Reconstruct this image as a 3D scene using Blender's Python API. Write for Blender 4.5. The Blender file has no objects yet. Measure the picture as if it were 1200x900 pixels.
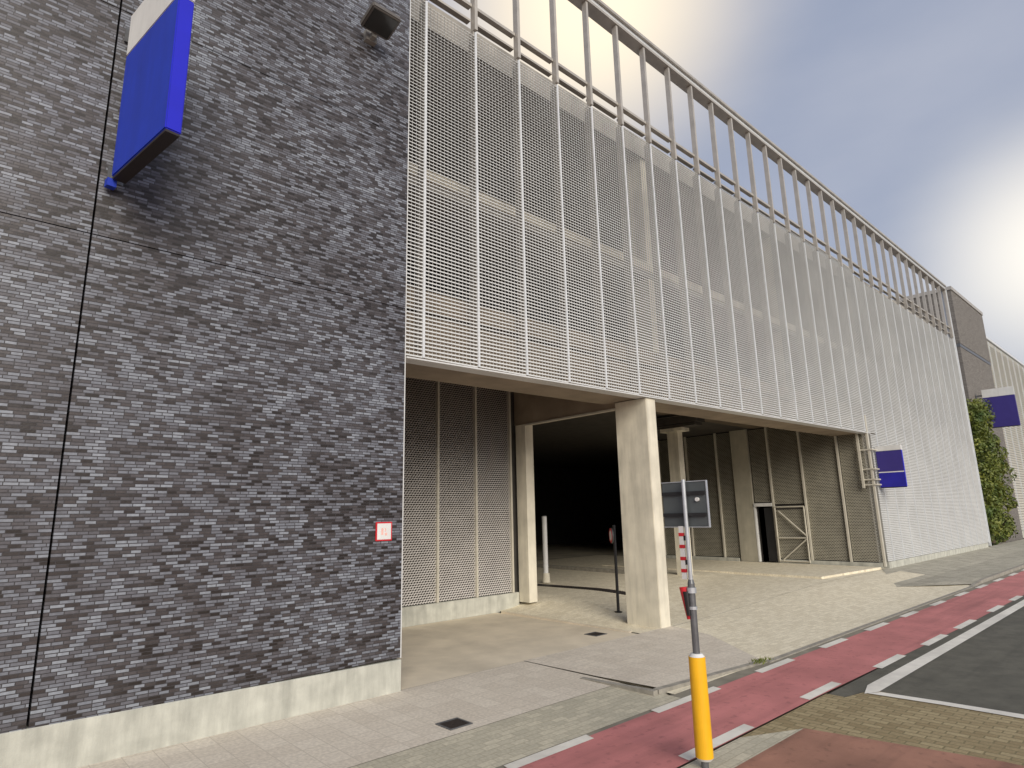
import bpy, bmesh, math, random
from mathutils import Vector, Matrix
random.seed(7)
PI = math.pi
S = bpy.context.scene
C = S.collection

# ------------------------------------------------------------------ camera
cam = bpy.data.cameras.new('camera'); co = bpy.data.objects.new('camera', cam); C.objects.link(co)
cam.sensor_width = 36; cam.lens = 21.717; cam.clip_end = 2000; cam.clip_start = 0.05
p_, y_, r_ = 0.21008, 0.740236, -0.022024
F = Vector((math.sin(y_)*math.cos(p_), math.cos(y_)*math.cos(p_), math.sin(p_)))
R0 = Vector((math.cos(y_), -math.sin(y_), 0)); U0 = R0.cross(F)
Rv = math.cos(r_)*R0 + math.sin(r_)*U0; Uv = -math.sin(r_)*R0 + math.cos(r_)*U0
M = Matrix((Rv, Uv, -F)).transposed().to_4x4(); M.translation = Vector((0, 0, 2.5))
co.matrix_world = M
S.camera = co

# ------------------------------------------------------------------ world and sun
SUN = Vector((0.45, 1.0, -0.52)).normalized()          # the way the light travels
EL = math.asin(-SUN.z)
AZ = math.atan2(-SUN.x, -SUN.y) % (2*PI)
w = bpy.data.worlds.new('World'); S.world = w; w.use_nodes = True
nt = w.node_tree; N = nt.nodes; L = nt.links; N.clear()
out = N.new('ShaderNodeOutputWorld'); bg = N.new('ShaderNodeBackground'); L.new(bg.outputs[0], out.inputs[0])
bg.inputs[1].default_value = 0.112
sky = N.new('ShaderNodeTexSky'); sky.sky_type = 'NISHITA'; sky.sun_disc = False
sky.sun_elevation = EL; sky.sun_rotation = AZ; sky.air_density = 1.2; sky.dust_density = 2.5
tc = N.new('ShaderNodeTexCoord')
mp = N.new('ShaderNodeMapping'); mp.inputs['Scale'].default_value = (1.2, 1.2, 3.0)
L.new(tc.outputs['Generated'], mp.inputs[0])
n1 = N.new('ShaderNodeTexNoise'); n1.inputs['Scale'].default_value = 1.6; n1.inputs['Detail'].default_value = 6; n1.inputs['Roughness'].default_value = .5
L.new(mp.outputs[0], n1.inputs[0])
cr = N.new('ShaderNodeValToRGB')
cr.color_ramp.elements[0].position = .34; cr.color_ramp.elements[0].color = (1.85, 2.1, 2.8, 1)
cr.color_ramp.elements[1].position = .68; cr.color_ramp.elements[1].color = (2.55, 2.7, 3.25, 1)
L.new(n1.outputs['Fac'], cr.inputs[0])
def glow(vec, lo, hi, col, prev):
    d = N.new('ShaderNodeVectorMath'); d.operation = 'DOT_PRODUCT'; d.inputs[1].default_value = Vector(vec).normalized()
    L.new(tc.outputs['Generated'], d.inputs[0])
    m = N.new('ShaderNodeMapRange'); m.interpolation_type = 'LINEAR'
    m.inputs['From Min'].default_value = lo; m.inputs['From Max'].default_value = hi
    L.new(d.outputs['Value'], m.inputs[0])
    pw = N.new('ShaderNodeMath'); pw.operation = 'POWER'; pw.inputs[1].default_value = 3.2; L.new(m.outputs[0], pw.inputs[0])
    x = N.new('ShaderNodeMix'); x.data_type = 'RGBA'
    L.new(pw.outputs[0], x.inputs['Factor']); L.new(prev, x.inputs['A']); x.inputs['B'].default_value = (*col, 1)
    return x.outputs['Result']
c_ = glow((.57, .451, .687), .945, 1.0, (7.5, 6.4, 4.7), cr.outputs[0])       # glare patch painted into the sky colour, high up
c_ = glow((.958, .055, .300), .970, 1.0, (6.6, 6.2, 5.5), c_)                 # second glare patch painted into the sky, over the street
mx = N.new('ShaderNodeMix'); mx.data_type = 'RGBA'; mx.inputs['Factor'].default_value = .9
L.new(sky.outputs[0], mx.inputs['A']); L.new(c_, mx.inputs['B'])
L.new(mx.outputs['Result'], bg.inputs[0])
sl = bpy.data.lights.new('sun', 'SUN'); sl.energy = 1.9; sl.angle = math.radians(38); sl.color = (1, .925, .80)
so = bpy.data.objects.new('sun', sl); C.objects.link(so)
so.rotation_euler = SUN.to_track_quat('-Z', 'Y').to_euler(); so.location = (-10, -20, 20)
S.view_settings.view_transform = 'Standard'; S.view_settings.look = 'None'
S.view_settings.exposure = 0.68; S.view_settings.gamma = 1; S.view_settings.use_curve_mapping = False
S.cycles.max_bounces = 6; S.cycles.diffuse_bounces = 4

# ------------------------------------------------------------------ materials
MATS = {}
def mat(name, col, rough=.7, metal=0, var=.12, vscale=3, col2=None, bump=0, bscale=60, stain=0, wall=False, streak=0):
    if name in MATS: return MATS[name]
    m = bpy.data.materials.new(name); m.use_nodes = True; t = m.node_tree; n = t.nodes; l = t.links
    b = n['Principled BSDF']; b.inputs['Roughness'].default_value = rough; b.inputs['Metallic'].default_value = metal
    g = n.new('ShaderNodeNewGeometry')
    no = n.new('ShaderNodeTexNoise'); no.inputs['Scale'].default_value = vscale; no.inputs['Detail'].default_value = 6
    l.new(g.outputs['Position'], no.inputs[0])
    r = n.new('ShaderNodeValToRGB'); r.color_ramp.elements[0].position = .3; r.color_ramp.elements[1].position = .7
    c2 = col2 or tuple(min(1, c*(1+var)) for c in col); c1 = col if col2 else tuple(c*(1-var) for c in col)
    r.color_ramp.elements[0].color = (*c1, 1); r.color_ramp.elements[1].color = (*c2, 1)
    l.new(no.outputs['Fac'], r.inputs[0])
    o = r.outputs[0]
    if stain:
        s = n.new('ShaderNodeTexNoise'); s.inputs['Scale'].default_value = .8; s.inputs['Detail'].default_value = 8; s.inputs['Roughness'].default_value = .65
        mpn = n.new('ShaderNodeMapping'); l.new(g.outputs['Position'], mpn.inputs[0])
        if wall: mpn.inputs['Scale'].default_value = (4, 4, .5)
        l.new(mpn.outputs[0], s.inputs[0])
        mr = n.new('ShaderNodeMapRange'); mr.inputs['From Min'].default_value = .42; mr.inputs['From Max'].default_value = .7
        mr.inputs['To Min'].default_value = 1; mr.inputs['To Max'].default_value = 1-stain
        l.new(s.outputs['Fac'], mr.inputs[0])
        mm = n.new('ShaderNodeMix'); mm.data_type = 'RGBA'; mm.blend_type = 'MULTIPLY'; mm.inputs['Factor'].default_value = 1
        l.new(o, mm.inputs['A']); l.new(mr.outputs[0], mm.inputs['B']); o = mm.outputs['Result']
    if streak:                       # tyre dirt drawn out along the street, and scattered grit
        for scl, mapsc, lo, hi, amt in ((1.0, (.12, 3.2, 1), .5, .72, streak), (9.0, (1, 1, 1), .58, .70, streak*.8)):
            s = n.new('ShaderNodeTexNoise'); s.inputs['Scale'].default_value = scl; s.inputs['Detail'].default_value = 5
            mpn = n.new('ShaderNodeMapping'); mpn.inputs['Scale'].default_value = mapsc; l.new(g.outputs['Position'], mpn.inputs[0]); l.new(mpn.outputs[0], s.inputs[0])
            mr = n.new('ShaderNodeMapRange'); mr.inputs['From Min'].default_value = lo; mr.inputs['From Max'].default_value = hi
            mr.inputs['To Min'].default_value = 1; mr.inputs['To Max'].default_value = 1-amt
            l.new(s.outputs['Fac'], mr.inputs[0])
            mm = n.new('ShaderNodeMix'); mm.data_type = 'RGBA'; mm.blend_type = 'MULTIPLY'; mm.inputs['Factor'].default_value = 1
            l.new(o, mm.inputs['A']); l.new(mr.outputs[0], mm.inputs['B']); o = mm.outputs['Result']
    l.new(o, b.inputs['Base Color'])
    if bump:
        bn = n.new('ShaderNodeTexNoise'); bn.inputs['Scale'].default_value = bscale; bn.inputs['Detail'].default_value = 4
        l.new(g.outputs['Position'], bn.inputs[0])
        bp = n.new('ShaderNodeBump'); bp.inputs['Strength'].default_value = bump; bp.inputs['Distance'].default_value = .01
        l.new(bn.outputs['Fac'], bp.inputs['Height']); l.new(bp.outputs[0], b.inputs['Normal'])
    MATS[name] = m; return m

def brickmat(name, axis, bw, rh, mortar, stops, mcol, offset=.5, rough=.6, bump=.6, patch=1.0, rot=0, pvar=.2):
    """rows of bricks or pavers; every brick takes its own tone from the stops"""
    m = bpy.data.materials.new(name); m.use_nodes = True; t = m.node_tree; n = t.nodes; l = t.links
    b = n['Principled BSDF']; b.inputs['Roughness'].default_value = rough
    g = n.new('ShaderNodeNewGeometry'); sp = n.new('ShaderNodeSeparateXYZ'); l.new(g.outputs['Position'], sp.inputs[0])
    cb = n.new('ShaderNodeCombineXYZ')
    if axis == 'wall':
        ad = n.new('ShaderNodeMath'); ad.operation = 'ADD'; l.new(sp.outputs[0], ad.inputs[0]); l.new(sp.outputs[1], ad.inputs[1])
        l.new(ad.outputs[0], cb.inputs[0]); l.new(sp.outputs[2], cb.inputs[1])
    else:
        l.new(sp.outputs[0], cb.inputs[0]); l.new(sp.outputs[1], cb.inputs[1])
    mpn = n.new('ShaderNodeMapping'); mpn.inputs['Rotation'].default_value = (0, 0, rot); l.new(cb.outputs[0], mpn.inputs[0])
    br = n.new('ShaderNodeTexBrick'); br.offset = offset; br.offset_frequency = 2; br.squash = .8 if axis == 'wall' else 1; br.squash_frequency = 3
    br.inputs['Scale'].default_value = 1; br.inputs['Brick Width'].default_value = bw; br.inputs['Row Height'].default_value = rh
    br.inputs['Mortar Size'].default_value = mortar; br.inputs['Mortar Smooth'].default_value = .3
    br.inputs['Color1'].default_value = (0, 0, 0, 1); br.inputs['Color2'].default_value = (1, 1, 1, 1); br.inputs['Mortar'].default_value = (.5, .5, .5, 1)
    l.new(mpn.outputs[0], br.inputs[0])
    no = n.new('ShaderNodeTexNoise'); no.inputs['Scale'].default_value = .55 if axis == 'wall' else .4; no.inputs['Detail'].default_value = 5
    l.new(mpn.outputs[0], no.inputs[0])
    ma = n.new('ShaderNodeMath'); ma.operation = 'MULTIPLY_ADD'; ma.inputs[1].default_value = pvar*patch*2; l.new(no.outputs['Fac'], ma.inputs[0])
    sb = n.new('ShaderNodeMath'); sb.operation = 'SUBTRACT'; l.new(br.outputs['Color'], sb.inputs[0]); sb.inputs[1].default_value = pvar*patch
    l.new(sb.outputs[0], ma.inputs[2])
    cr = n.new('ShaderNodeValToRGB'); cr.color_ramp.interpolation = 'LINEAR'
    while len(cr.color_ramp.elements) < len(stops): cr.color_ramp.elements.new(.5)
    for e, (ps, c) in zip(cr.color_ramp.elements, stops): e.position = ps; e.color = (*c, 1)
    l.new(ma.outputs[0], cr.inputs[0])
    # streaky surface inside each brick
    n2 = n.new('ShaderNodeTexNoise'); n2.inputs['Scale'].default_value = 25; n2.inputs['Detail'].default_value = 4; l.new(g.outputs['Position'], n2.inputs[0])
    mr = n.new('ShaderNodeMapRange'); mr.inputs['To Min'].default_value = .65; mr.inputs['To Max'].default_value = 1.35; l.new(n2.outputs['Fac'], mr.inputs[0])
    mm = n.new('ShaderNodeMix'); mm.data_type = 'RGBA'; mm.blend_type = 'MULTIPLY'; mm.inputs['Factor'].default_value = 1
    l.new(cr.outputs[0], mm.inputs['A']); l.new(mr.outputs[0], mm.inputs['B'])
    mx = n.new('ShaderNodeMix'); mx.data_type = 'RGBA'; l.new(br.outputs['Fac'], mx.inputs['Factor'])
    l.new(mm.outputs['Result'], mx.inputs['A']); mx.inputs['B'].default_value = (*mcol, 1)
    l.new(mx.outputs['Result'], b.inputs['Base Color'])
    iv = n.new('ShaderNodeMath'); iv.operation = 'MULTIPLY_ADD'; iv.inputs[1].default_value = -1; iv.inputs[2].default_value = 1; l.new(br.outputs['Fac'], iv.inputs[0])
    bp = n.new('ShaderNodeBump'); bp.inputs['Strength'].default_value = bump; bp.inputs['Distance'].default_value = .008
    a2 = n.new('ShaderNodeMath'); a2.operation = 'MULTIPLY_ADD'; a2.inputs[1].default_value = .4; l.new(n2.outputs['Fac'], a2.inputs[0]); l.new(iv.outputs[0], a2.inputs[2])
    l.new(a2.outputs[0], bp.inputs['Height']); l.new(bp.outputs[0], b.inputs['Normal'])
    return m

BRICK = brickmat('dark_brick', 'wall', .135, .038, .005,
    [(.02, (.018, .013, .011)), (.28, (.062, .053, .054)), (.54, (.112, .112, .130)), (.80, (.165, .176, .208)), (1, (.25, .27, .31))],
    (.040, .037, .040), offset=.41, rough=.42, pvar=.40)
TOWERB = brickmat('grey_brown_brick', 'wall', .30, .06, .008, [(0, (.16, .145, .13)), (1, (.25, .23, .21))], (.1, .09, .08), rough=.8)
PAVE = brickmat('grey_paving', 'floor', .30, .30, .006, [(.1, (.58, .52, .435)), (.9, (.64, .58, .49))], (.50, .45, .375), offset=.0, rough=.85, bump=.3, rot=0)
PAVEF = brickmat('grey_beige_paving', 'floor', .30, .30, .006, [(.1, (.34, .32, .26)), (.9, (.44, .415, .34))], (.26, .24, .19), offset=.5, rough=.85, bump=.3)
BEIGE = brickmat('beige_paving', 'floor', .22, .11, .006, [(.1, (.44, .41, .32)), (.9, (.54, .50, .39))], (.38, .345, .26), rough=.85, bump=.3)
CREAM = brickmat('cream_pavers', 'floor', .22, .11, .005, [(.1, (.68, .615, .47)), (.9, (.79, .725, .57))], (.58, .52, .39), rough=.85, bump=.3, rot=.0)
OLIVE = brickmat('olive_cobbles', 'floor', .22, .11, .010, [(.1, (.26, .20, .105)), (.9, (.36, .29, .165))], (.20, .165, .085), rough=.85, bump=.5, rot=PI/2, pvar=.4)
CONC = mat('concrete', (.70, .655, .54), .85, var=.12, vscale=2, bump=.25, stain=.30, wall=True)
CONC2 = mat('plinth_concrete', (.52, .52, .46), .85, var=.12, vscale=5, bump=.35, stain=.35, wall=True)
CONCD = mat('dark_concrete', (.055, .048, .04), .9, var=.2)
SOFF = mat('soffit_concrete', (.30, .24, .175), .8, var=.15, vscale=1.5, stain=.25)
FLOORC = mat('recess_concrete', (.68, .60, .47), .85, var=.08, vscale=1.5, bump=.2, stain=.2)
FLOORG = mat('garage_floor', (.62, .565, .44), .8, var=.15, vscale=1, bump=.2, stain=.25)
GALV = mat('galvanised_mesh', (.66, .665, .66), .45, metal=.1, var=.06, vscale=1)
GALVW = mat('mullion_metal', (.66, .68, .70), .5, metal=.1, var=.06)
FIN = mat('fin_metal', (.47, .44, .40), .5, metal=.3, var=.1)
PERF = mat('perforated_metal', (.58, .55, .52), .5, metal=.1, var=.08)
KHAKI = mat('khaki_mesh', (.40, .375, .30), .5, metal=.2, var=.1)
KHAKL = mat('pale_khaki_metal', (.56, .53, .45), .5, metal=.1, var=.08)
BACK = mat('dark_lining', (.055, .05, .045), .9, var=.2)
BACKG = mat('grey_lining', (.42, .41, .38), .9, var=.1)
SLAB = mat('slab_concrete', (.34, .32, .29), .85, var=.1, stain=.2)
RED = mat('red_bike_asphalt', (.54, .20, .195), .8, var=.14, vscale=1.2, streak=.28, bump=.5, bscale=200, stain=.15)
REDT = mat('worn_red_asphalt', (.36, .18, .125), .85, streak=.3, var=.18, vscale=1.5, bump=.5, bscale=200, stain=.25)
ASPH = mat('asphalt', (.115, .110, .088), .85, streak=.25, var=.2, vscale=3, bump=.5, bscale=250, stain=.15)
ASPHL = mat('pale_asphalt', (.24, .22, .175), .85, var=.2, vscale=3, bump=.5, bscale=250)
def paint_mat():
    m = mat('road_paint', (.80, .77, .70), .6, var=.06, vscale=6, bump=.3, bscale=200, stain=.3)
    return m
PAINT = paint_mat()
KERB = mat('kerb_stone', (.30, .28, .24), .85, var=.2, vscale=6, bump=.4)
BLUE = mat('blue_panel', (.010, .040, .46), .6, var=.05, stain=.2, wall=True)
BLUEF = mat('bright_blue_panel', (.008, .010, .55), .6, var=.05)
VIOLET = mat('violet_blue_panel', (.040, .028, .21), .6, var=.05)
WHITE = mat('white_panel', (.74, .74, .73), .5, var=.05, stain=.15, wall=True)
DARK = mat('dark_underside', (.022, .017, .018), .6)
BLACKM = mat('black_metal', (.03, .03, .032), .45, metal=.3)
GREYM = mat('grey_post_metal', (.15, .155, .165), .4, metal=.4, var=.12, vscale=20)
ALU = mat('aluminium_post', (.55, .58, .62), .35, metal=.5, var=.08, vscale=15)
BOARD = mat('sign_back_grey', (.11, .125, .13), .5, metal=.3, var=.1)
YEL = mat('yellow_sleeve', (.93, .50, .012), .5, var=.06, vscale=6, stain=.22, wall=True)
REDP = mat('red_plastic', (.55, .02, .03), .4, var=.1)
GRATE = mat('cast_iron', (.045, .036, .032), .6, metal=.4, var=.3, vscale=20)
GLASS = mat('lamp_glass', (.03, .03, .028), .12, var=.1)
LEAF = mat('leaf', (.04, .085, .012), .55, col2=(.19, .20, .025), vscale=1.2)
BARK = mat('bark', (.08, .06, .04), .9, var=.3)

# ------------------------------------------------------------------ helpers
def link(name, me, m, parent=None, **props):
    o = bpy.data.objects.new(name, me); C.objects.link(o)
    if m:
        ms = m if isinstance(m, (list, tuple)) else [m]
        if not me.materials:
            for x in ms: me.materials.append(x)
    if parent: o.parent = parent
    for k, v in props.items(): o[k] = v
    return o
def build(name, bm, m, parent=None, smooth=False, **props):
    me = bpy.data.meshes.new(name); bmesh.ops.recalc_face_normals(bm, faces=bm.faces[:]); bm.to_mesh(me); bm.free()
    if smooth:
        for p in me.polygons: p.use_smooth = True
    return link(name, me, m, parent, **props)
def thing(name, label, cat, loc=(0, 0, 0), rz=0, group=None):
    o = bpy.data.objects.new(name, None); C.objects.link(o); o.location = loc; o.rotation_euler = (0, 0, rz)
    o.empty_display_size = .2; o['label'] = label; o['category'] = cat
    if group: o['group'] = group
    return o
def box(bm, x0, x1, y0, y1, z0, z1, bev=0, mi=0):
    r = bmesh.ops.create_cube(bm, size=1)['verts']
    for v in r: v.co = Vector(((x0+x1)/2+v.co.x*(x1-x0), (y0+y1)/2+v.co.y*(y1-y0), (z0+z1)/2+v.co.z*(z1-z0)))
    fs = set(f for v in r for f in v.link_faces)
    for f in fs: f.material_index = mi
    if bev:
        bmesh.ops.bevel(bm, geom=list(set(e for v in r for e in v.link_edges)), offset=bev, segments=2, affect='EDGES')
def tube(bm, a, b, r0, r1=None, seg=14):
    a, b = Vector(a), Vector(b); r1 = r0 if r1 is None else r1
    d = b-a; q = d.to_track_quat('Z', 'Y')
    rr = bmesh.ops.create_cone(bm, cap_ends=True, segments=seg, radius1=r0, radius2=r1, depth=d.length)['verts']
    for v in rr: v.co = q @ v.co + (a+b)/2
def prism(bm, pts, z0, z1):
    """pts: (x, y) outline; z0/z1 numbers or per-point lists"""
    n = len(pts)
    za = z0 if isinstance(z0, (list, tuple)) else [z0]*n; zb = z1 if isinstance(z1, (list, tuple)) else [z1]*n
    lo = [bm.verts.new((p[0], p[1], za[i])) for i, p in enumerate(pts)]; hi = [bm.verts.new((p[0], p[1], zb[i])) for i, p in enumerate(pts)]
    bm.faces.new(lo[::-1]); bm.faces.new(hi)
    for i in range(n): bm.faces.new((lo[i], lo[(i+1) % n], hi[(i+1) % n], hi[i]))
def sheet(name, pts, z, m, kind='structure', cat=None, **kw):
    bm = bmesh.new(); zs = z if isinstance(z, (list, tuple)) else [z]*len(pts)
    bm.faces.new([bm.verts.new((p[0], p[1], zs[i])) for i, p in enumerate(pts)])
    o = build(name, bm, m, None, kind=kind, **kw)
    for p in o.data.polygons:
        pass
    return o
def mesh_of(fn):
    bm = bmesh.new(); fn(bm); return bm
def ss(x, a, b):
    t = max(0, min(1, (x-a)/(b-a))); return t*t*(3-2*t)
def sm(*r):
    b = bmesh.new(); box(b, *r); return b

D = 8.464

# ------------------------------------------------------------------ ground, road and pavements
sheet('ground', [(-400, -400), (600, -400), (600, 600), (-400, 600)], -.16, ASPHL)
sheet('road', [(10.0, -14), (300, -14), (300, 3.95), (9.4, 3.95), (9.4, 3.73), (10.0, 3.60)], 0, ASPH)
sheet('speed_table', [(-60, -14), (8.14, -14), (8.16, 1.79), (7.79, 3.60), (-60, 3.60)], 0, REDT)
sheet('cobble_strip', [(8.16, 1.79), (8.14, -14), (10.0, -14), (10.0, 3.60), (9.4, 3.73), (9.4, 3.98), (7.0, 3.98), (7.79, 3.60)], -.002, OLIVE)
sheet('paving_strip', [(-60, 3.6), (7.79, 3.6), (7.0, 3.98), (-60, 3.98)], -.002, BEIGE)
sheet('bike_lane', [(-60, 3.97), (9, 4.00), (16, 3.90), (300, 3.90), (300, 5.20), (20, 5.17), (9, 5.22), (-60, 5.22)], .004, RED)
sheet('gutter', [(-60, 5.15), (300, 5.15), (300, 5.50), (-60, 5.50)], -.003, ASPHL)
sheet('kerbside_paving', [(-60, 5.30), (7.85, 5.30), (7.92, 6.38), (-60, 6.38)], .001, BEIGE)
sheet('pavement', [(-60, 6.38), (7.92, 6.38), (7.90, 8.5), (-60, 8.5)], .004, PAVE)
# slightly raised triangle of grey paving behind a low kerb
bm = bmesh.new()
P3 = [(7.90, 5.72, .055), (10.6, 5.50, .025), (12.06, 7.32, .015), (12.45, 8.50, .012), (7.90, 8.50, .012), (7.92, 6.9, .02)]
cv = bm.verts.new((9.8, 7.0, .03)); vs = [bm.verts.new(p) for p in P3]
for i in range(6): bm.faces.new((cv, vs[i], vs[(i+1) % 6]))
build('pavement', bm, PAVE, kind='structure')
def kerb(pts, wdt, ztop, zbot=-.05, m=KERB, name='kerb'):
    """a kerb of butted stones along a polyline of (x, y, ztop)"""
    bm = bmesh.new()
    for (a, b) in zip(pts[:-1], pts[1:]):
        A, B = Vector(a), Vector(b); d = (B-A); Ln = d.length; n_ = max(1, round(Ln/1.0)); t = d.normalized(); s = Vector((-t.y, t.x, 0)).normalized()*wdt
        for k in range(n_):
            u0 = A+d*(k/n_) + t*.004; u1 = A+d*((k+1)/n_) - t*.004
            prism(bm, [(u0.x, u0.y), (u1.x, u1.y), (u1.x+s.x, u1.y+s.y), (u0.x+s.x, u0.y+s.y)], zbot, [u0.z, u1.z, u1.z, u0.z])
    return build(name, bm, m, kind='structure')
kerb([(7.80, 5.62, .060), (10.6, 5.40, .030)], .10, 0)
kerb([(7.78, 7.0, .012), (7.78, 5.62, .062)], -.10, 0)
kerb([(10.6, 5.36, .012), (25.0, 5.36, .012)], .10, 0)
# driveway and garage floor: one sheet that rises towards the building
def zg(x, y):
    a = .25*ss(x, 12, 22)*ss(y, 5.6, 9)
    b = .28*ss(y, 8.7, 13)*(.12+.88*ss(x, 11.3, 13.2))
    return max(a, b)
bm = bmesh.new()
def gridsheet(bm, xs, ys, f):
    V = [[bm.verts.new((x, y, f(x, y))) for y in ys] for x in xs]
    for i in range(len(xs)-1):
        for j in range(len(ys)-1): bm.faces.new((V[i][j], V[i+1][j], V[i+1][j+1], V[i][j+1]))
gridsheet(bm, [7.95+.5*i for i in range(38)], [5.46+.38*i for i in range(9)], lambda x, y: zg(x, min(y, 8.5))+.002)
build('driveway', bm, CREAM, kind='structure')
bm = bmesh.new()
gridsheet(bm, [11.30+.46*i for i in range(36)], [8.5+.5*i for i in range(30)], lambda x, y: zg(x, y)+.006)
build('garage_floor', bm, CREAM, kind='structure')
sheet('garage_floor', [(11.3, 23), (44, 23), (44, 34), (11.3, 34)], .305, FLOORG)
sheet('garage_floor', [(27.4, 18), (44, 18), (44, 23), (27.4, 23)], .305, FLOORG)
sheet('recess_floor', [(5.2, 8.5), (11.22, 8.5), (11.22, 13.1), (5.2, 13.1)], .006, FLOORC)
kerb([(11.22, 8.75, .02), (11.22, 12.9, .055)], -.10, 0, m=FLOORC, name='threshold')
# raised walkway in front of the slanting light wall and the far pavement
bm = bmesh.new(); prism(bm, [(21.7, 8.9), (26.4, 8.6), (26.4, 18.2), (21.7, 18.2)], 0, .32); build('walkway', bm, CREAM, kind='structure')
bm = bmesh.new()
FP = [(24.95, 5.52, .03), (27, 5.52, .10), (200, 5.62, .12), (200, 8.55, .26), (26.3, 8.55, .256), (22.3, 6.9, .085)]
bm.faces.new([bm.verts.new(p) for p in FP]); build('pavement', bm, PAVEF, kind='structure')
kerb([(24.5, 5.40, .015), (26, 5.40, .10), (200, 5.50, .12)], .11, 0)
# markings
def dash(x0, x1, y0, y1):
    a = (y1-y0)*.0
    sheet('lane_marking', [(x0, y0), (x1, y0+a), (x1+.03, y1+a), (x0+.03, y1)], .009, PAINT)
ups = [(.1, 1.3), (2.4, 3.6), (4.55, 5.82), (7.08, 8.62), (9.85, 11.05), (12.3, 13.4), (14.58, 15.78), (16.85, 17.9), (19.2, 20.3)] + [(21.6+2.4*k, 22.75+2.4*k) for k in range(14)]
for a, b in ups: dash(a, b, 5.12, 5.27)
los = [(1.2, 2.4), (3.6, 4.9), (6.0, 7.4), (8.92, 10.02), (11.36, 12.58), (13.71, 15.05), (15.95, 17.35), (18.9, 20.2)] + [(21.4+2.4*k, 22.6+2.4*k) for k in range(14)]
for a, b in los:
    yc = 4.08 if a < 11 else 3.97 if a < 13 else 3.93
    dash(a, b, yc-.075, yc+.075)
sheet('edge_line', [(9.72, 3.60), (9.95, 3.49), (14, 3.50), (22, 3.52), (300, 3.55), (300, 3.75), (22, 3.73), (14, 3.71), (10.2, 3.72)], .006, PAINT)
sheet('stop_line', [(9.76, 3.58), (9.94, 3.46), (10.01, 2.7), (10.05, 1.9), (10.05, -1), (9.99, -6), (9.82, -6), (9.86, -1), (9.86, 1.9), (9.84, 2.7)], .008, PAINT)

# ------------------------------------------------------------------ brick building on the left
bb = thing('brick_building', 'dark grey brick building with a pale concrete plinth on the left', 'building', (0, D, 0))
def pt(name, bm, m, parent, **k):
    o = build(name, bm, m, None, **k); o.parent = parent; o.matrix_parent_inverse = Matrix.Translation(parent.location).inverted(); return o
zb = [.47, 5.925, 9.10, 12.3, 15.5]; xb = [-12, .915, 5.35]
for i in range(2):
    for j in range(4):
        lo = zb[j] + (.013 if j else 0)
        pt('brick_panel', sm(xb[i]+(.024 if i else 0), xb[i+1], D, D+.22, lo, zb[j+1]), BRICK, bb)
pt('core_wall', sm(-12, 5.33, D+.22, 24, 0, 15.45), BACK, bb)
b = bmesh.new()
prism(b, [(-12, D-.012), (5.37, D-.012), (5.37, D+.3), (-12, D+.3)], -.05, [.60, .44, .44, .60])
bmesh.ops.bevel(b, geom=b.edges[:], offset=.01, segments=1, affect='EDGES')
pt('plinth', b, CONC2, bb)
b = bmesh.new(); box(b, -12, 5.36, D-.04, D+.5, 15.5, 15.58); pt('coping', b, GREYM, bb)
b = bmesh.new(); box(b, 5.352, 5.37, D-.001, D+.26, .46, 15.5); pt('corner_profile', b, GALV, bb)

# ------------------------------------------------------------------ parking garage
pg = thing('parking_garage', 'long parking garage clad in grey louvred metal mesh with an open ground floor entrance', 'garage', (12, D, 0))
def gp(name, bm, m, **k): return pt(name, bm, m, pg, **k)
def zbot(x): return 5.14 + .0135*(x-5.4)
MX = [5.725+1.2134*i for i in range(32)]
def louvre(bm, wd, z0, z1, pitch=.068, half=.0607, amp=.0025, hgt=.034, dep=.022, y=0.0, webs=0):
    n = max(1, round(wd/half)); k = 0; z = z0
    while z + hgt <= z1:
        prev = None
        for i in range(n+1):
            s = amp*(1 if (i+k) % 2 else -1); x = wd*i/n; dd = .004*(1 if (i+k) % 2 else -1)
            a = bm.verts.new((x, y-dep/2+dd, z+s)); c = bm.verts.new((x, y+dep/2+dd, z+hgt+s))
            if prev: bm.faces.new((prev[0], a, c, prev[1]))
            prev = (a, c)
        z += pitch; k += 1
    if webs:
        nn = round(wd/webs)
        for i in range(1, nn):
            x = wd*i/nn
            bm.faces.new([bm.verts.new(p) for p in ((x, y-.006, z0), (x, y+.017, z0), (x, y+.017, z-pitch+hgt), (x, y-.006, z-pitch+hgt))])
def meshdata(name, wd, z0, z1, m, **k):
    bm = bmesh.new(); louvre(bm, wd, z0, z1, **k)
    me = bpy.data.meshes.new(name); bm.to_mesh(me); bm.free(); me.materials.append(m); return me
def place(name, me, loc, rz=0, parent=pg):
    o = bpy.data.objects.new(name, me); C.objects.link(o); o.parent = parent
    o.location = Vector(loc)-parent.location; o.rotation_euler = (0, 0, rz); return o
GW = 1.2134-.05
up = meshdata('mesh_panel', GW, 0, 7.05, GALV, webs=.083)
upn = meshdata('mesh_panel_narrow', .33, 0, 7.15, GALV, webs=.083)
full = meshdata('mesh_panel_full', GW, 0, 11.72, GALV, webs=.083)
lown = meshdata('mesh_panel_low_narrow', .66, 0, 4.90, GALV, webs=.083)
place('mesh_panel', upn, (5.375, D+.02, zbot(5.4)))
for i in range(31):
    if i >= 18: place('mesh_panel', full, (MX[i]+.025, D+.02, .50))
    else: place('mesh_panel', up, (MX[i]+.025, D+.02, zbot(MX[i])))
place('mesh_panel', lown, (26.87, D+.02, .50))
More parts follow.
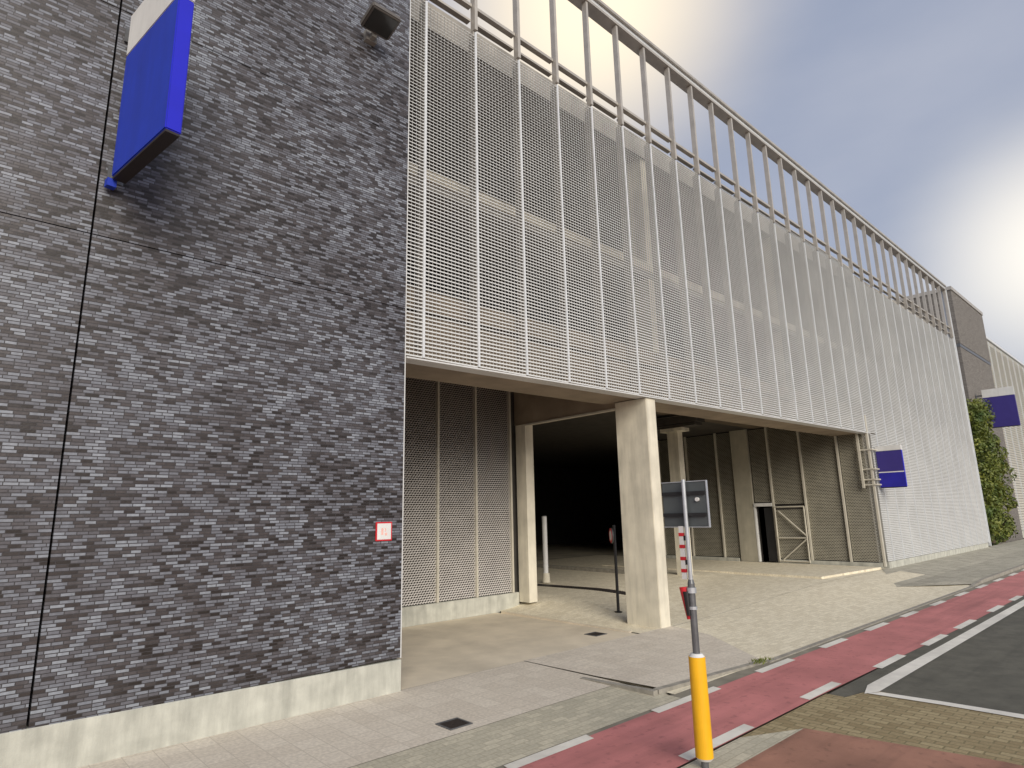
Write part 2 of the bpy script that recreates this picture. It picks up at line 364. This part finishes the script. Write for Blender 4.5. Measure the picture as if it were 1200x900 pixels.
for i, x in enumerate(MX):
    z0 = zbot(x) if x < 26.8 else .45
    b = bmesh.new(); box(b, x-.022, x+.022, D-.004, D+.035, z0, 12.25)
    o = gp('mullion', b, GALVW)
    b = bmesh.new(); box(b, x-.035, x+.035, D+.045, D+.20, max(z0, 5.4), 12.3)
    box(b, x-.038, x+.038, D-.02, D+.12, 12.305, 15.28)
    gp('fin', b, FIN)
# rails across the top
gp('top_rail', sm(5.40, 43.42, D-.05, D+.28, 15.282, 15.36), FIN)
gp('coping', sm(5.36, 43.45, D-.09, D+.32, 15.50, 15.58), FIN)
gp('pale_rail', sm(5.40, 43.42, D-.02, D+.10, 15.362, 15.498), GALVW)
for nm, z0, z1, y0 in (('parapet_rail', 12.87, 12.94, .05), ('parapet_rail', 12.55, 12.60, .10)):
    for i in range(31):
        gp(nm, sm(MX[i]+.057, MX[i+1]-.057, D+y0, D+y0+.12, z0, z1), FIN)
gp('corner_post', sm(43.36, 43.46, D-.06, D+.34, .30, 15.28), GALVW)
# mesh foot trim
b = bmesh.new(); prism(b, [(5.38, D-.02), (26.85, D-.02), (26.85, D+.30), (5.38, D+.30)], [5.085, 5.375, 5.375, 5.085], [5.11, 5.40, 5.40, 5.11]); gp('bottom_trim', b, GALV)
# soffit strip and high ceiling
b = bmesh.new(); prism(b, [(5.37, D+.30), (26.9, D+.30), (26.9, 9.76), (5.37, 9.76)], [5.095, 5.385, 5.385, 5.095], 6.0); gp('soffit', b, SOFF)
gp('ceiling', sm(5.37, 44, 9.765, 13.2, 6.1, 6.5), mat('shaded_ceiling_concrete', (.15, .115, .08), .85, var=.2, stain=.3))  # darker than the soffit: interior shade put into the colour
gp('ceiling', sm(5.37, 44, 13.205, 34, 6.1, 6.5), CONCD)  # near black: the unlit depth of the garage is put into the colour
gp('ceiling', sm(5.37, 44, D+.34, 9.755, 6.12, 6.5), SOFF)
for z0 in (8.85, 12.55):
    gp('deck', sm(5.37, 43.3, 9.3, 26, z0, z0+.32), SLAB)
gp('deck_edge', sm(5.37, 43.3, 9.22, 9.298, 9.0, 9.22), CONC)
gp('deck_edge', sm(5.37, 43.3, 9.22, 9.298, 12.5, 13.12), SLAB)
gp('back_wall', sm(5.37, 43.3, 26.01, 26.3, 6.5, 12.9), CONCD)
gp('end_wall', sm(43.30, 43.35, D+.34, 34, 0, 12.90), BACKG)
for x in (13.7, 21.8, 29.9, 38.0):
    for z0, z1 in ((6.5, 8.84), (9.18, 12.54)):
        gp('pillar', sm(x, x+.4, 9.32, 9.8, z0, z1), CONC)
# ground floor lining behind the lower mesh on the right
gp('lining_wall', sm(26.86, 43.3, D+.34, D+.6, .1, 6.1), BACKG)
b = bmesh.new(); prism(b, [(26.84, D-.02), (42.9, D-.02), (42.9, D+.33), (26.84, D+.33)], 0, .48); gp('plinth', b, CONC2)
# column between the two entrances
b = bmesh.new(); box(b, 12.03, 12.41, D+.03, 9.42, -.05, 5.17, bev=.012)
gp('column', b, CONC)
# garage doorway in the side of the recess
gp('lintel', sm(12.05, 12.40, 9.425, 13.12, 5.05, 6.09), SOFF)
gp('door_jamb', sm(12.03, 12.33, 12.66, 13.06, .2, 5.045), CONC)
gp('door_head', sm(12.02, 12.10, 9.43, 12.65, 5.0, 5.045), KHAKL)
# back wall of the recess
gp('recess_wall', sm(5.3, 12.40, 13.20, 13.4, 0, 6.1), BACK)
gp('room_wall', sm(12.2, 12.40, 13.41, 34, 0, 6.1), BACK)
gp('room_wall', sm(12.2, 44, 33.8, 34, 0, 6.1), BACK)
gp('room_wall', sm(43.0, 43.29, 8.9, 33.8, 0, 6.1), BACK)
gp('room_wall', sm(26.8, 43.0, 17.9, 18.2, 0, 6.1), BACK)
b = bmesh.new(); box(b, 5.3, 12.02, 13.05, 13.19, 0, .45, bev=.01); gp('plinth', b, CONC2)
fine = meshdata('perforated_panel', 1.2, 0, 5.6, PERF, pitch=.056, half=.04, amp=.013, hgt=.030, dep=.018)
for k, x in enumerate((5.56, 6.81, 8.06, 9.31, 10.56)):
    place('perforated_panel', fine, (x+.03, 13.10, .48))
for x in (6.81, 8.06, 9.31, 10.56, 11.82):
    gp('mullion', sm(x-.03, x+.03, 13.05, 13.16, .455, 6.09), KHAKL)
# ground floor wall of panels facing the driveway
FX = 26.5
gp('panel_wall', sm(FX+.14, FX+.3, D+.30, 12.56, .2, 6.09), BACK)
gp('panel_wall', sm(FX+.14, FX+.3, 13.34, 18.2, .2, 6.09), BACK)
gp('panel_wall', sm(FX+.14, FX+.3, 12.561, 13.339, 2.72, 6.09), BACK)
gp('solid_panel', sm(FX-.02, FX+.13, 13.42, 14.22, .32, 6.09), mat('khaki_sheet', (.44, .41, .33), .6, var=.08, stain=.2, wall=True))
def fpanel(y0, y1, z0, z1):
    me = meshdata('wall_mesh_panel', y1-y0-.06, 0, z1-z0, KHAKI, pitch=.056, half=.05, amp=.008, hgt=.038, dep=.018)
    place('wall_mesh_panel', me, (FX+.05, y1-.03, z0), -PI/2)
for y0, y1 in ((14.24, 15.0), (15.0, 16.6), (16.6, 18.15), (11.16, 12.52), (9.66, 11.12), (8.50, 9.62)):
    if y0 == 11.16: fpanel(y0, y1, 2.75, 6.05)
    fpanel(y0, y1, .5, 2.55 if y0 == 11.16 else 6.05)
fpanel(12.56, 13.38, 2.85, 6.05)
for y in (8.49, 9.66, 11.14, 12.52, 15.0, 16.6, 18.18):
    gp('mullion', sm(FX-.03, FX+.10, y-.035, y+.035, .33, 6.08), KHAKL)
b = bmesh.new(); box(b, FX-.04, FX+.13, 8.55, 12.50, .3, .46); box(b, FX-.04, FX+.13, 14.3, 18.14, .3, .46); gp('plinth', b, CONC2)
# door with white head, and braced gate beside it
gp('door_head', sm(FX-.06, FX+.13, 12.57, 13.38, 2.66, 2.80), WHITE)
gp('door_frame', sm(FX-.03, FX+.13, 13.35, 13.41, .33, 2.655), WHITE)
gp('door_frame', sm(FX-.03, FX+.13, 12.56, 12.63, .33, 2.655), BLACKM)
gp('door_leaf', sm(FX-.02, FX+.02, 12.64, 12.95, .36, 2.6), BLACKM)
gate = bmesh.new()
def bar(bm, a, b_, w_=.03):
    tube(bm, a, b_, w_, seg=6)
gx = FX-.07
for a, b_ in (((gx, 12.45, .36), (gx, 12.45, 2.62)), ((gx, 11.22, .36), (gx, 11.22, 2.62)), ((gx, 12.45, 2.62), (gx, 11.22, 2.62)), ((gx, 12.45, .40), (gx, 11.22, .40)),
              ((gx, 12.45, 1.35), (gx, 11.22, 1.35)), ((gx, 12.3, 2.45), (gx, 11.25, 1.45)), ((gx, 12.3, .45), (gx, 11.25, 1.30))):
    bar(gate, a, b_)
gp('gate', gate, KHAKL)
# pillar inside, with its beam
gp('pillar', sm(19.98, 20.3, 12.80, 13.25, .2, 5.45), CONC)
gp('pillar_head', sm(19.9, 20.4, 12.55, 13.5, 5.455, 5.58), CONC)
b = bmesh.new(); box(b, 19.85, 20.45, 11.9, 13.9, 5.72, 5.98); box(b, 19.9, 20.4, 12.0, 13.8, 5.60, 5.70); gp('beam', b, CONCD)
gp('drain_channel', sm(12.9, 13.35, 9.9, 14.6, .0, .30), CONCD) if False else None
kerb([(19.3, 14.6, .42), (19.6, 20.5, .42)], .16, 0, zbot=.2)

# dark slatted strip across the garage entrance
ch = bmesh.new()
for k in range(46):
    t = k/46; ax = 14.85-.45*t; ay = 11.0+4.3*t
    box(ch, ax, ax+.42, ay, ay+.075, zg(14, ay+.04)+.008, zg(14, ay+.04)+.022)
o = build('dark_floor_strip', ch, GRATE); o['label'] = 'long dark slatted strip across the floor inside the garage doorway'; o['category'] = 'drain'

# ------------------------------------------------------------------ street drains
def drain(x0, x1, y0, y1, z, label):
    t = thing('drain_cover', label, 'drain', ((x0+x1)/2, (y0+y1)/2, z), 0, 'drain covers in the paving'); hx, hy = (x1-x0)/2, (y1-y0)/2
    b = bmesh.new()
    for r in ((-hx, hx, -hy, -hy+.025), (-hx, hx, hy-.025, hy), (-hx, -hx+.025, -hy+.025, hy-.025), (hx-.025, hx, -hy+.025, hy-.025)): box(b, *r, 0, .010)
    build('frame', b, GREYM, t)
    b = bmesh.new(); n = 8
    for k in range(n):
        y = -hy+.03+(2*hy-.06)*k/n; box(b, -hx+.027, hx-.027, y, y+(2*hy-.06)/n*.62, .001, .008)
    build('grate', b, GRATE, t)
    b = bmesh.new(); box(b, -hx+.02, hx-.02, -hy+.02, hy-.02, -.0005, .0008); build('pit', b, DARK, t)
drain(4.84, 5.18, 6.52, 6.84, .006, 'square rusty iron drain cover in the pale pavement below the brick wall')
drain(10.42, 10.78, 8.98, 9.32, .008, 'small dark drain cover in the beige floor before the garage doorway')

# ------------------------------------------------------------------ signs
def blade(name, label, ox, oy, rz, wd, th, z0, z1, zw, mface, mfront, mwhite, brackets, group=None):
    """blade sign: local -y goes away from the wall, broad face looks to -x"""
    t = thing(name, label, 'sign', (ox, oy, 0), rz, 'blue blade signs along the street')
    b = bmesh.new(); box(b, 0, th, -wd, 0, z0+.03, zw, bev=.012); me = build('blue_panel', b, [mface, mfront], t)
    for p in me.data.polygons:
        if p.normal.y < -.7: p.material_index = 1
    b = bmesh.new(); box(b, -.002, th+.002, -wd-.002, .0, zw+.002, z1, bev=.01); build('white_header', b, mwhite, t)
    b = bmesh.new(); box(b, .012, th-.012, -wd+.012, -.012, z0, z0+.028); build('underside', b, DARK, t)
    for (za, ln) in brackets:
        b = bmesh.new(); box(b, th/2-.04, th/2+.04, .001, ln, za-.05, za+.05); box(b, th/2-.09, th/2+.09, ln, ln+.02, za-.1, za+.1); build('bracket', b, GREYM, t)
    return t
t = blade('blade_sign', 'large blue blade sign with a white top band on the dark brick wall', 1.033, 8.30, math.atan2(.057, .362)*1, 1.51, .17, 6.62, 8.95, 8.345, BLUE, BLUEF, WHITE, ((8.75, .125), (6.75, .125)))
b = bmesh.new(); box(b, -.05, .05, .0, .10, -.06, .04); o = build('mounting_foot', b, BLUE, t); o.location = (.02, .01, 6.60)
t = blade('blade_sign', 'small violet blue sign hung at the end of the open ground floor', 27.0, 8.42, 0, .90, .12, 3.24, 4.86, 4.66, VIOLET, BLUEF, WHITE, (), None)
b = bmesh.new(); box(b, -.006, -.003, -.9, -.01, 3.27, 3.82); build('lower_panel', b, mat('navy_panel', (.016, .014, .33), .6), t)
b = bmesh.new(); box(b, -.008, -.0062, -.9, -.01, 3.82, 3.86); build('white_stripe', b, WHITE, t)
b = bmesh.new()
box(b, -.62, -.54, .36, .44, 3.25, 5.37); 
for z in (3.35, 3.55, 3.95, 4.7): box(b, -.56, -.52, -.02, .36, z, z+.05); box(b, -.54, .06, -.06, -.02, z, z+.05)
build('hanger', b, KHAKL, t)
t['label'] = 'small violet blue sign hung from a ladder bracket beside the ground floor opening'
t = blade('blade_sign', 'distant violet blue sign with a wide white header above the ivy', 52.2, 9.15, 0, 1.75, .18, 7.62, 10.28, 9.72, VIOLET, VIOLET, WHITE, ((9.9, .33), (8.0, .33)))

# red edged plate on the brick wall
t = thing('wall_plate', 'small square white plate with a red border low on the brick wall', 'sign', (5.02, D-.02, 2.31))
b = bmesh.new(); box(b, -.14, .14, 0, .018, -.14, .14, bev=.004); build('red_border', b, REDP, t)
b = bmesh.new(); box(b, -.118, .118, -.004, -.001, -.118, .118); build('white_face', b, WHITE, t)
b = bmesh.new(); box(b, -.05, -.015, -.006, -.0045, -.05, .05); box(b, .012, .05, -.006, -.0045, -.06, -.02); box(b, .012, .03, -.006, -.0045, 0, .05); build('red_symbol', b, mat('faded_red', (.78, .45, .40), .5), t)

# floodlight high on the brick wall
t = thing('floodlight', 'dark floodlight on a bracket high on the brick wall near the mesh', 'lamp', (4.52, D, 10.66))
def rotbox(x0, x1, y0, y1, z0, z1, mtx, bev=0):
    b = bmesh.new(); box(b, x0, x1, y0, y1, z0, z1, bev=bev); bmesh.ops.transform(b, matrix=mtx, verts=b.verts[:]); return b
MT = Matrix.Translation((0, -.40, .12)) @ Matrix.Rotation(math.radians(-14), 4, 'X')
build('housing', rotbox(-.27, .27, -.23, .23, -.05, .07, MT, .02), mat('lamp_housing', (.11, .10, .09), .5), t)
build('glass', rotbox(-.23, .23, -.19, .19, -.058, -.0505, MT), GLASS, t)
b = bmesh.new(); box(b, -.10, .10, -.10, -.001, -.06, .14); box(b, -.04, .04, -.20, -.10, -.04, .05); build('arm', b, mat('lamp_arm', (.24, .23, .21), .5), t)

# ------------------------------------------------------------------ street post
t = thing('sign_post', 'grey street post with a yellow sleeve, sign board and button on the kerb', 'post', (5.97, 3.80, 0))
b = bmesh.new(); tube(b, (0, 0, -.02), (0, 0, 1.76), .036, seg=20); tube(b, (0, 0, 1.76), (0, 0, 1.80), .036, .026, seg=20); build('lower_post', b, GREYM, t, smooth=False)
b = bmesh.new(); tube(b, (0, .0, 1.80), (0, .0, 2.845), .022, seg=16); build('upper_post', b, ALU, t)
b = bmesh.new(); tube(b, (0, 0, .10), (0, 0, 1.04), .088, .084, seg=32); build('yellow_sleeve', b, YEL, t, smooth=False)
b = bmesh.new(); tube(b, (0, 0, 1.041), (0, 0, 1.07), .080, .055, seg=28); build('sleeve_cap', b, WHITE, t)
b = bmesh.new(); tube(b, (0, 0, .075), (0, 0, .099), .07, .088, seg=28); build('sleeve_cap', b, WHITE, t)
b = bmesh.new(); tube(b, (0, 0, 1.665), (0, 0, 1.72), .05, seg=18); tube(b, (0, 0, 1.50), (0, 0, 1.53), .046, seg=18); build('clamp', b, ALU, t)
b = bmesh.new(); tube(b, (-.01, .045, 1.40), (-.01, .085, 1.72), .025, .05, seg=16); build('red_lamp', b, REDP, t)
b = bmesh.new(); tube(b, (-.035, .03, 1.44), (-.035, .045, 1.68), .022, .034, seg=14); build('black_casing', b, BLACKM, t)
b = bmesh.new(); box(b, .055, .075, -.235, .315, 2.345, 2.82, bev=.006)
bd = build('sign_board', b, BOARD, t)
b = bmesh.new()
for z in (2.47, 2.70):
    box(b, .028, .054, -.225, .305, z-.018, z+.018)
build('rail', b, BLACKM, bd)
b = bmesh.new(); box(b, .050, .080, -.245, -.236, 2.335, 2.83); box(b, .05, .08, -.236, .32, 2.335, 2.344); box(b, .05, .08, -.236, .32, 2.821, 2.83); build('edge_trim', b, ALU, bd)
b = bmesh.new(); tube(b, (.030, -.13, 2.63), (.052, -.13, 2.63), .022, seg=14); build('reflector', b, WHITE, bd)
sb = None
b = bmesh.new(); box(b, -.012, .012, .045, .095, 1.80, 2.35); sb = build('striped_plate', b, WHITE, t)
for k in range(4):
    b = bmesh.new(); box(b, -.016, .016, .042, .098, 1.87+.125*k, 1.905+.125*k); build('red_band', b, REDP, sb)
b = bmesh.new(); box(b, -.010, .010, .022, .044, 1.95, 2.0); box(b, -.01, .01, .022, .044, 2.2, 2.25); build('plate_bracket', b, BLACKM, sb)

# ------------------------------------------------------------------ objects in the garage doorway
t = thing('round_sign_post', 'slim dark post with a small round red edged sign before the doorway', 'sign', (12.86, 10.32, zg(12.86, 10.32)+.006))
b = bmesh.new(); tube(b, (0, 0, 0), (0, 0, 2.12), .038, seg=14); build('post', b, BLACKM, t)
b = bmesh.new(); tube(b, (0, 0, 0), (0, 0, .012), .10, seg=14); build('foot', b, BLACKM, t)
dc = Vector((0, .09, 1.86)); ax = Vector((-.55, .45, 0)).normalized()
b = bmesh.new(); tube(b, dc-ax*.02, dc+ax*.02, .19, seg=28); ds = build('disc', b, BOARD, t)
b = bmesh.new()
tube(b, dc+ax*.021, dc+ax*.026, .188, seg=28); build('red_ring', b, REDP, ds)
b = bmesh.new(); tube(b, dc+ax*.0265, dc+ax*.030, .125, seg=28); build('white_centre', b, WHITE, ds)
t = thing('marker_post', 'tall pale metal bollard standing in the dark garage doorway', 'bollard', (15.23, 15.2, .306))
b = bmesh.new(); tube(b, (0, 0, 0), (0, 0, 2.15), .085, seg=20); build('post', b, WHITE, t)
b = bmesh.new(); tube(b, (0, 0, 0), (0, 0, .30), .14, .12, seg=20); build('base', b, CONC, t)
b = bmesh.new(); tube(b, (0, 0, 2.151), (0, 0, 2.18), .09, .05, seg=20); build('cap', b, GREYM, t)

# ------------------------------------------------------------------ weeds at the kerb
random.seed(3); b = bmesh.new()
for k in range(90):
    x = random.gauss(0, .14); y = random.gauss(0, .05); a = random.uniform(0, 2*PI); h = random.uniform(.02, .07); r = random.uniform(.01, .03)
    v = [b.verts.new((x, y, 0)), b.verts.new((x+r*math.cos(a), y+r*math.sin(a), 0)), b.verts.new((x+2*r*math.cos(a), y+2*r*math.sin(a), h))]; b.faces.new(v)
o = build('weed_tuft', b, LEAF); o.location = (10.35, 5.40, .05); o['label'] = 'small tuft of weeds growing at the kerb beside the bike lane'; o['category'] = 'weed'

# ------------------------------------------------------------------ buildings beyond
t = thing('brick_tower', 'tall plain grey brown brick tower behind the garage end', 'building', (50.4, 9.5, 0))
b = bmesh.new(); box(b, 0, 9.2, 0, 7, 13.42, 17.3); build('upper_wall', b, TOWERB, t)
b = bmesh.new(); box(b, 0.05, 9.2, .05, 7, 0, 13.20); build('lower_wall', b, TOWERB, t)
b = bmesh.new(); box(b, .02, 9.18, .02, 7, 13.202, 13.418); build('band', b, GREYM, t)
# the band sits at the storey line
b = bmesh.new(); box(b, -.06, 9.26, -.06, 7.06, 17.302, 17.55); build('roof_edge', b, FIN, t)
t = thing('mesh_clad_building', 'distant low building clad in pale grey ribbed metal beyond the brick tower', 'building', (60, 9.9, 0))
me = meshdata('ribbed_cladding', 2.35, 0, 15.1, KHAKL, pitch=.2, half=.12, amp=.02, hgt=.13, dep=.03)
for k in range(16):
    place('cladding_panel', me, (60+2.45*k+.05, 9.9, .6), 0, t)
b = bmesh.new(); box(b, 0, 44, .06, 12, 0, 15.9); build('wall', b, BACKG, t)
b = bmesh.new()
for k in range(17): box(b, 2.45*k-.04, 2.45*k+.04, -.04, .05, .5, 15.7)
build('cladding_joint', b, GALVW, t)
b = bmesh.new(); box(b, -.05, 44.05, -.06, 12.05, 15.902, 16.1); build('roof_edge', b, GALVW, t)
b = bmesh.new(); box(b, 0, 44, -.1, .055, 0, .5); build('plinth', b, CONC2, t)

# ------------------------------------------------------------------ tall ivy hedge beside the tower
t = thing('ivy_hedge', 'tall green ivy covered tree filling the gap between garage and tower', 'tree', (47.8, 8.9, .28))
random.seed(11)
b = bmesh.new()
for sx, sy, hgt in ((-.9, .1, 7.6), (.8, -.1, 7.0), (2.0, .1, 5.8)):
    pv = Vector((sx, sy, 0)); r = .16
    for k in range(8):
        nx = Vector((sx+random.uniform(-.12, .12), sy+random.uniform(-.08, .08), hgt*(k+1)/8)); tube(b, pv, nx, r, r*.84, seg=8); r *= .84
        for q in range(2):
            e = nx+Vector((random.uniform(-1, 1), random.uniform(-.6, .6), random.uniform(.1, .6))); tube(b, nx, e, r*.5, r*.15, seg=5)
        pv = nx
build('trunk', b, BARK, t)
def clump_leaves(b, c, rad, n):
    for _ in range(n):
        while True:
            d = Vector((random.uniform(-1, 1), random.uniform(-1, 1), random.uniform(-1, 1)))
            if d.length <= 1: break
        d = d.normalized()*(d.length**.4)
        p = c+Vector((d.x*rad[0], d.y*rad[1], d.z*rad[2]))
        s = random.uniform(.05, .115); nrm = (d+Vector((random.uniform(-.8, .8), random.uniform(-.8, .8), random.uniform(-.5, .9)))).normalized()
        u = nrm.orthogonal().normalized(); u = Matrix.Rotation(random.uniform(0, 2*PI), 3, nrm) @ u; v = nrm.cross(u)
        q = [p-u*s, p+v*s*.55-u*s*.1, p+u*s*1.1-nrm*s*.3, p-v*s*.55-u*s*.1]
        b.faces.new([b.verts.new(x) for x in q])
b = bmesh.new()
for k in range(115):
    z = 8.3*(k/115)**.9
    wdt = 3.0 if z < 6 else 3.0-(z-6)*.6
    c = Vector((random.uniform(-wdt, wdt)+.1, random.uniform(-.45, .35), z+.1))
    r = random.uniform(.4, .85)
    clump_leaves(b, c, (r*1.1, r*.75, r*.8), 190)
build('crown', b, LEAF, t)

bpy.context.view_layer.update()
